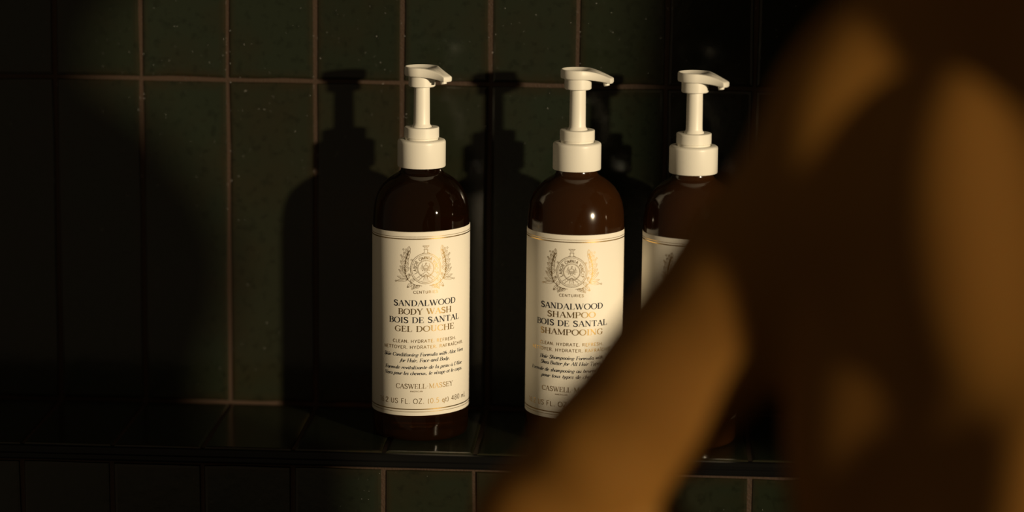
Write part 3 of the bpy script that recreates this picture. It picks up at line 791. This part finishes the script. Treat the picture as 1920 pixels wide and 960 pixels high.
W1 = [('BODY WASH', 96.5, 4.15, 41, 'didone', 'g'), ('GEL DOUCHE', 83.6, 4.15, 46.4, 'didone', 'g'),
      ('CLEAN. HYDRATE. REFRESH.', 75.3, 2.25, 49.9, 'sans', 'g'), ('NETTOYER. HYDRATER. RAFRAÎCHIR.', 70.8, 2.25, 67, 'sans', 'g'),
      ('Skin Conditioning Formula with Aloe Vera', 65.1, 2.6, 67, 'italic', 'n'), ('for Hair, Face and Body.', 60.8, 2.6, 38.3, 'italic', 'n'),
      ("Formule revitalisante de la peau à l'Aloe", 55.5, 2.6, 64, 'italic', 'n'), ('Vera pour les cheveux, le visage et le corps.', 51.1, 2.6, 65, 'italic', 'n')]
W2 = [('SHAMPOO', 96.5, 4.15, 36.5, 'didone', 'g'), ('SHAMPOOING', 83.6, 4.15, 49, 'didone', 'g'),
      ('CLEAN. HYDRATE. REFRESH.', 75.3, 2.25, 49.9, 'sans', 'g'), ('NETTOYER. HYDRATER. RAFRAÎCHIR.', 70.8, 2.25, 67, 'sans', 'g'),
      ('Hair Shampooing Formula with', 65.1, 2.6, 50, 'italic', 'n'), ('Shea Butter for All Hair Types.', 60.8, 2.6, 48, 'italic', 'n'),
      ('Formule de shampooing au beurre de karité', 55.5, 2.6, 68, 'italic', 'n'), ('pour tous types de cheveux.', 51.1, 2.6, 46, 'italic', 'n')]
bottle((0.2872, -0.072, 0.0), R(10.6), R(39), 1.1, COMMON + W1, AMBER, 'amber pump bottle labelled body wash, beside the shampoo bottle on the tiled ledge', drops=230)
bottle((0.4015, -0.072, 0.0), R(-2.2), R(17), 0.0, COMMON + W2, BROWN, 'amber pump bottle labelled shampoo, standing between two other pump bottles', drops=620)
bottle((0.4867, -0.078, 0.0), R(-4.0), R(31), 0.0, COMMON, BROWN, 'amber pump bottle with white pump, half hidden behind the bare arm', tiny=False, drops=420)

# ------------------------------------------------------------------ the person
class Field:
    def __init__(self, lo_, hi_, h):
        self.lo = np.array(lo_); self.h = h
        self.n = np.ceil((np.array(hi_) - self.lo) / h).astype(int) + 1
        self.D = np.full(self.n, 1.0, np.float32)
        self.ax = [self.lo[i] + h * np.arange(self.n[i], dtype=np.float32) for i in range(3)]
    def _win(self, a, b, m):
        s = []
        for i in range(3):
            i0 = max(0, int((a[i] - m - self.lo[i]) / self.h)); i1 = min(self.n[i], int((b[i] + m - self.lo[i]) / self.h) + 2)
            s.append(slice(i0, i1))
        X = self.ax[0][s[0]][:, None, None]; Y = self.ax[1][s[1]][None, :, None]; Z = self.ax[2][s[2]][None, None, :]
        return tuple(s), X, Y, Z
    def _join(self, s, d, k, cut=False):
        a = self.D[s]
        if cut:
            h = np.maximum(k - np.abs(-d - a), 0) / k
            self.D[s] = np.maximum(a, -d) + h * h * k * .25
        else:
            h = np.maximum(k - np.abs(a - d), 0) / k
            self.D[s] = np.minimum(a, d) - h * h * k * .25
    def ell(self, c, r, k=.02, rot=0, cut=False, tilt=0):
        c = np.array(c); m = max(r)
        s, X, Y, Z = self._win(c - m, c + m, k + .02)
        x, y, z = X - c[0], Y - c[1], Z - c[2]
        if rot:
            ca, sa = math.cos(rot), math.sin(rot); x, y = x * ca + y * sa, -x * sa + y * ca
        if tilt:
            ca, sa = math.cos(tilt), math.sin(tilt); x, z = x * ca + z * sa, -x * sa + z * ca
        k0 = np.sqrt((x / r[0]) ** 2 + (y / r[1]) ** 2 + (z / r[2]) ** 2)
        k1 = np.sqrt((x / r[0] ** 2) ** 2 + (y / r[1] ** 2) ** 2 + (z / r[2] ** 2) ** 2)
        d = np.where(k1 > 1e-6, k0 * (k0 - 1) / np.maximum(k1, 1e-6), -min(r))
        self._join(s, d.astype(np.float32), k, cut)
    def cone(self, a, b, ra, rb, k=.02, cut=False):
        a = np.array(a); b = np.array(b); m = max(ra, rb)
        s, X, Y, Z = self._win(np.minimum(a, b) - m, np.maximum(a, b) + m, k + .02)
        ab = b - a; L2 = float(ab @ ab)
        t = np.clip(((X - a[0]) * ab[0] + (Y - a[1]) * ab[1] + (Z - a[2]) * ab[2]) / L2, 0, 1)
        d = np.sqrt((X - a[0] - ab[0] * t) ** 2 + (Y - a[1] - ab[1] * t) ** 2 + (Z - a[2] - ab[2] * t) ** 2) - (ra + (rb - ra) * t)
        self._join(s, d.astype(np.float32), k, cut)
    def chain(self, pts, rads, k=.02):
        for i in range(len(pts) - 1): self.cone(pts[i], pts[i + 1], rads[i], rads[i + 1], k)
    def mesh(self, name):
        """naive surface nets"""
        D = self.D; S = D < 0
        nx, ny, nz = D.shape
        acc = np.zeros((nx - 1, ny - 1, nz - 1, 3), np.float32); cnt = np.zeros((nx - 1, ny - 1, nz - 1), np.float32)
        for ax in range(3):
            o1, o2 = [i for i in range(3) if i != ax]
            for p in (0, 1):
                for q in (0, 1):
                    sl0 = [slice(0, -1)] * 3; sl1 = [slice(0, -1)] * 3
                    for o_, b in ((o1, p), (o2, q)):
                        if b: sl0[o_] = slice(1, None); sl1[o_] = slice(1, None)
                    sl1[ax] = slice(1, None)
                    a, b_ = D[tuple(sl0)], D[tuple(sl1)]
                    cr = (a < 0) != (b_ < 0)
                    t = np.where(cr, a / np.where(cr, a - b_, 1), 0)
                    acc[..., ax] += np.where(cr, t, 0); acc[..., o1] += cr * p; acc[..., o2] += cr * q
                    cnt += cr
        act = cnt > 0
        idx = np.full(act.shape, -1, np.int64); ii = np.argwhere(act); idx[act] = np.arange(len(ii))
        V = (ii + acc[act] / cnt[act][:, None]) * self.h + self.lo
        F = []
        for ax in range(3):
            o1, o2 = (ax + 1) % 3, (ax + 2) % 3
            sl0 = [slice(None)] * 3; sl1 = [slice(None)] * 3
            sl0[ax] = slice(0, -1); sl1[ax] = slice(1, None)
            ch = S[tuple(sl0)] != S[tuple(sl1)]
            e = np.argwhere(ch)
            ok = (e[:, o1] > 0) & (e[:, o2] > 0) & (e[:, o1] < D.shape[o1] - 1) & (e[:, o2] < D.shape[o2] - 1)
            e = e[ok]
            ins = S[tuple(sl0)][tuple(e.T)]
            def at(d1, d2):
                g = e.copy(); g[:, o1] -= d1; g[:, o2] -= d2
                return idx[tuple(g.T)]
            q = np.stack([at(1, 1), at(0, 1), at(0, 0), at(1, 0)], 1)
            q[~ins] = q[~ins][:, ::-1]
            F.append(q)
        F = np.concatenate(F)
        me = bpy.data.meshes.new(name)
        me.vertices.add(len(V)); me.vertices.foreach_set('co', V.astype(np.float32).ravel())
        me.loops.add(F.size); me.loops.foreach_set('vertex_index', F.ravel().astype(np.int32))
        me.polygons.add(len(F)); me.polygons.foreach_set('loop_start', np.arange(0, F.size, 4, dtype=np.int32))
        me.update(calc_edges=True); me.validate()
        me.polygons.foreach_set('use_smooth', [True] * len(me.polygons))
        return me

B = Field((-.40, -.27, -.005), (.34, .30, 1.66), .0055)
# torso (faces +y; back towards the camera)
B.ell((0, .010, .915), (.160, .110, .105), .05)                 # pelvis
B.ell((0, .012, 1.03), (.122, .088, .10), .06)                  # waist
B.ell((0, .004, 1.17), (.143, .096, .150), .06)                 # rib cage
B.ell((0, .000, 1.285), (.150, .085, .085), .05)                # upper chest and shoulder girdle
for s in (-1, 1):
    B.ell((s * .072, -.058, .87), (.083, .082, .09), .035)      # seat
    B.ell((s * .078, -.060, 1.255), (.050, .042, .085), .018, tilt=-s * .22)   # shoulder blade
    B.cone((s * .045, -.03, 1.405), (s * .145, -.012, 1.345), .036, .034, .04)  # trapezius
    B.ell((s * .138, -.020, 1.160), (.062, .060, .125), .04)     # latissimus
    B.ell((s * .066, -.052, 1.105), (.056, .044, .090), .03)     # lower back
    B.ell((s * .070, .068, 1.225), (.070, .030, .058), .035)    # chest
    B.cone((s * .036, -.080, .98), (s * .030, -.078, 1.16), .024, .020, .03)    # columns beside the spine
B.cone((0, -.118, .99), (0, -.118, 1.33), .013, .013, .03, cut=True)            # spine furrow
B.cone((0, -.030, 1.36), (0, .004, 1.47), .054, .052, .04)      # neck
# head
B.ell((0, .012, 1.555), (.073, .092, .098), .02)
B.ell((0, .045, 1.495), (.054, .058, .055), .03)                # jaw
B.cone((0, .098, 1.56), (0, .118, 1.525), .009, .014, .012)     # nose
B.ell((0, .098, 1.478), (.020, .016, .016), .015)               # chin
B.ell((0, .098, 1.502), (.024, .012, .010), .008)               # lips
for s in (-1, 1):
    B.ell((s * .032, .105, 1.556), (.017, .012, .011), .008, cut=True)
    B.ell((s * .032, .090, 1.556), (.013, .011, .010), .004)
    B.ell((s * .034, .092, 1.578), (.024, .010, .007), .012)    # brow
    B.ell((s * .076, .000, 1.545), (.010, .020, .032), .008, rot=s * .3)   # ear
# legs
for s in (-1, 1):
    hip, knee, ank = (s * .088, .0, .86), (s * .098, .015, .46), (s * .105, -.015, .085)
    B.chain([hip, (s * .094, .01, .66), knee], [.092, .074, .054], .04)
    B.chain([knee, (s * .102, -.018, .33), ank], [.052, .050, .034], .03)
    B.chain([(s * .105, -.045, .035), (s * .110, .04, .040), (s * .118, .12, .022)], [.034, .034, .020], .03)
    B.cone(ank, (s * .106, -.02, .04), .036, .036, .03)
    for t in range(5):
        B.cone((s * (.098 + .013 * t), .125 - .006 * t, .016), (s * (.098 + .014 * t), .158 - .011 * t, .013), .012 - .001 * t, .010 - .001 * t, .008)
# left arm: elbow out and back, hand on the hip
SL = (-.162, 0, 1.300); EL = (-.330, -.066, 1.074); WL = (-.178, .026, .992)
def lerp(a, b, t): return tuple(x + (y - x) * t for x, y in zip(a, b))
B.ell((-.167, -.018, 1.284), (.053, .060, .074), .035)
B.chain([SL, lerp(SL, EL, .35), lerp(SL, EL, .8), EL], [.044, .041, .035, .034], .02)
B.cone(lerp(SL, EL, .10), lerp(SL, EL, .62), .037, .032, .03)
B.chain([EL, lerp(EL, WL, .28), lerp(EL, WL, .7), WL], [.034, .037, .028, .023], .02)
def hand(w_, d, n_, side, k=.008, curl=.5):
    """w_: wrist, d: direction of the fingers, n_: back of the hand, side: towards the thumb"""
    w_, d, n_, side = (np.array(x, float) for x in (w_, d, n_, side))
    d /= np.linalg.norm(d); n_ -= d * (n_ @ d); n_ /= np.linalg.norm(n_)
    s_ = np.cross(d, n_); s_ *= 1 if s_ @ side > 0 else -1
    for q in (-.026, -.009, .009, .026):
        B.cone(w_ + d * .01 + s_ * q * .5, w_ + d * .082 + s_ * q, .015, .0115, .012)
    for q, ln in zip((.028, .0095, -.0095, -.027), (.070, .078, .072, .056)):
        p = w_ + d * .080 + s_ * q; a = 0
        for seg, r in ((.45, .0095), (.30, .0088), (.25, .0078)):
            a += curl
            q2 = p + (d * math.cos(a) - n_ * math.sin(a)) * ln * seg
            B.cone(p, q2, r, r * .93, .004); p = q2
    p0 = w_ + d * .018 + s_ * .024; p1 = p0 + d * .030 + s_ * .022 - n_ * .006; p2 = p1 + d * .030 + s_ * .008 - n_ * .008
    B.cone(p0, p1, .014, .012, .010); B.cone(p1, p2, .0115, .0095, .004)
hand(WL, (.32, .84, -.30), (-.9, .35, .1), (0, -.2, 1), curl=.30)
# right arm: hanging beside the body
SR = (.162, 0, 1.300); ER = (.196, -.035, 1.015); WR = (.196, .010, .790)
B.ell((.168, -.004, 1.305), (.056, .056, .064), .035)
B.chain([SR, lerp(SR, ER, .35), lerp(SR, ER, .8), ER], [.046, .045, .037, .035], .02)
B.chain([ER, lerp(ER, WR, .28), lerp(ER, WR, .7), WR], [.034, .037, .028, .023], .02)
hand(WR, (.02, .12, -.95), (.95, .1, 0), (0, 1, 0), curl=.22)

person = bpy.data.objects.new('person', None); C.objects.link(person)
person.location = (0.714, -0.806, FLOOR); person.rotation_euler.z = R(-35)
tag(person, 'bare-shouldered person with tanned skin standing in front of the ledge, elbow bent outwards', 'person')
obj('body', B.mesh('body'), SKIN, person)['label'] = 'tanned bare skin of back, shoulder and bent arm'
H = Field((-.11, -.17, 1.42), (.11, .13, 1.70), .004)
H.ell((0, -.004, 1.572), (.083, .094, .094), .02)
H.ell((0, -.045, 1.53), (.074, .058, .075), .02)
H.ell((0, -.105, 1.60), (.042, .038, .040), .012)
H.ell((0, .105, 1.525), (.088, .062, .082), .012, cut=True)
obj('hair', H.mesh('hair'), HAIR, person)['label'] = 'dark brown hair tied in a bun'
# towel round the hips, with folds
v, f = [], []
n, rows = 96, 14
for k in range(rows + 1):
    t = k / rows; z = .955 - .43 * t
    for i in range(n):
        a = 2 * math.pi * i / n
        fold = .004 * t * math.sin(9 * a + 1.3) + .003 * t * math.sin(17 * a)
        rx = .170 + .024 * min(1, t * 4) + .008 * t + fold; ry = (.140 + .026 * min(1, t * 5) if math.sin(a) < 0 else .124 + .012 * min(1, t * 4)) + .012 * t + fold
        v.append((rx * math.cos(a), .004 + ry * math.sin(a), z + .004 * math.sin(a * 2)))
for k in range(rows):
    for i in range(n):
        j = (i + 1) % n
        f.append((k * n + i, (k + 1) * n + i, (k + 1) * n + j, k * n + j))
tw = obj('towel', mesh('towel', v, f), TOWEL, person, smooth=True)
so = tw.modifiers.new('thickness', 'SOLIDIFY'); so.thickness = .006; so.offset = 1
tw['label'] = 'charcoal bath towel wrapped round the hips'
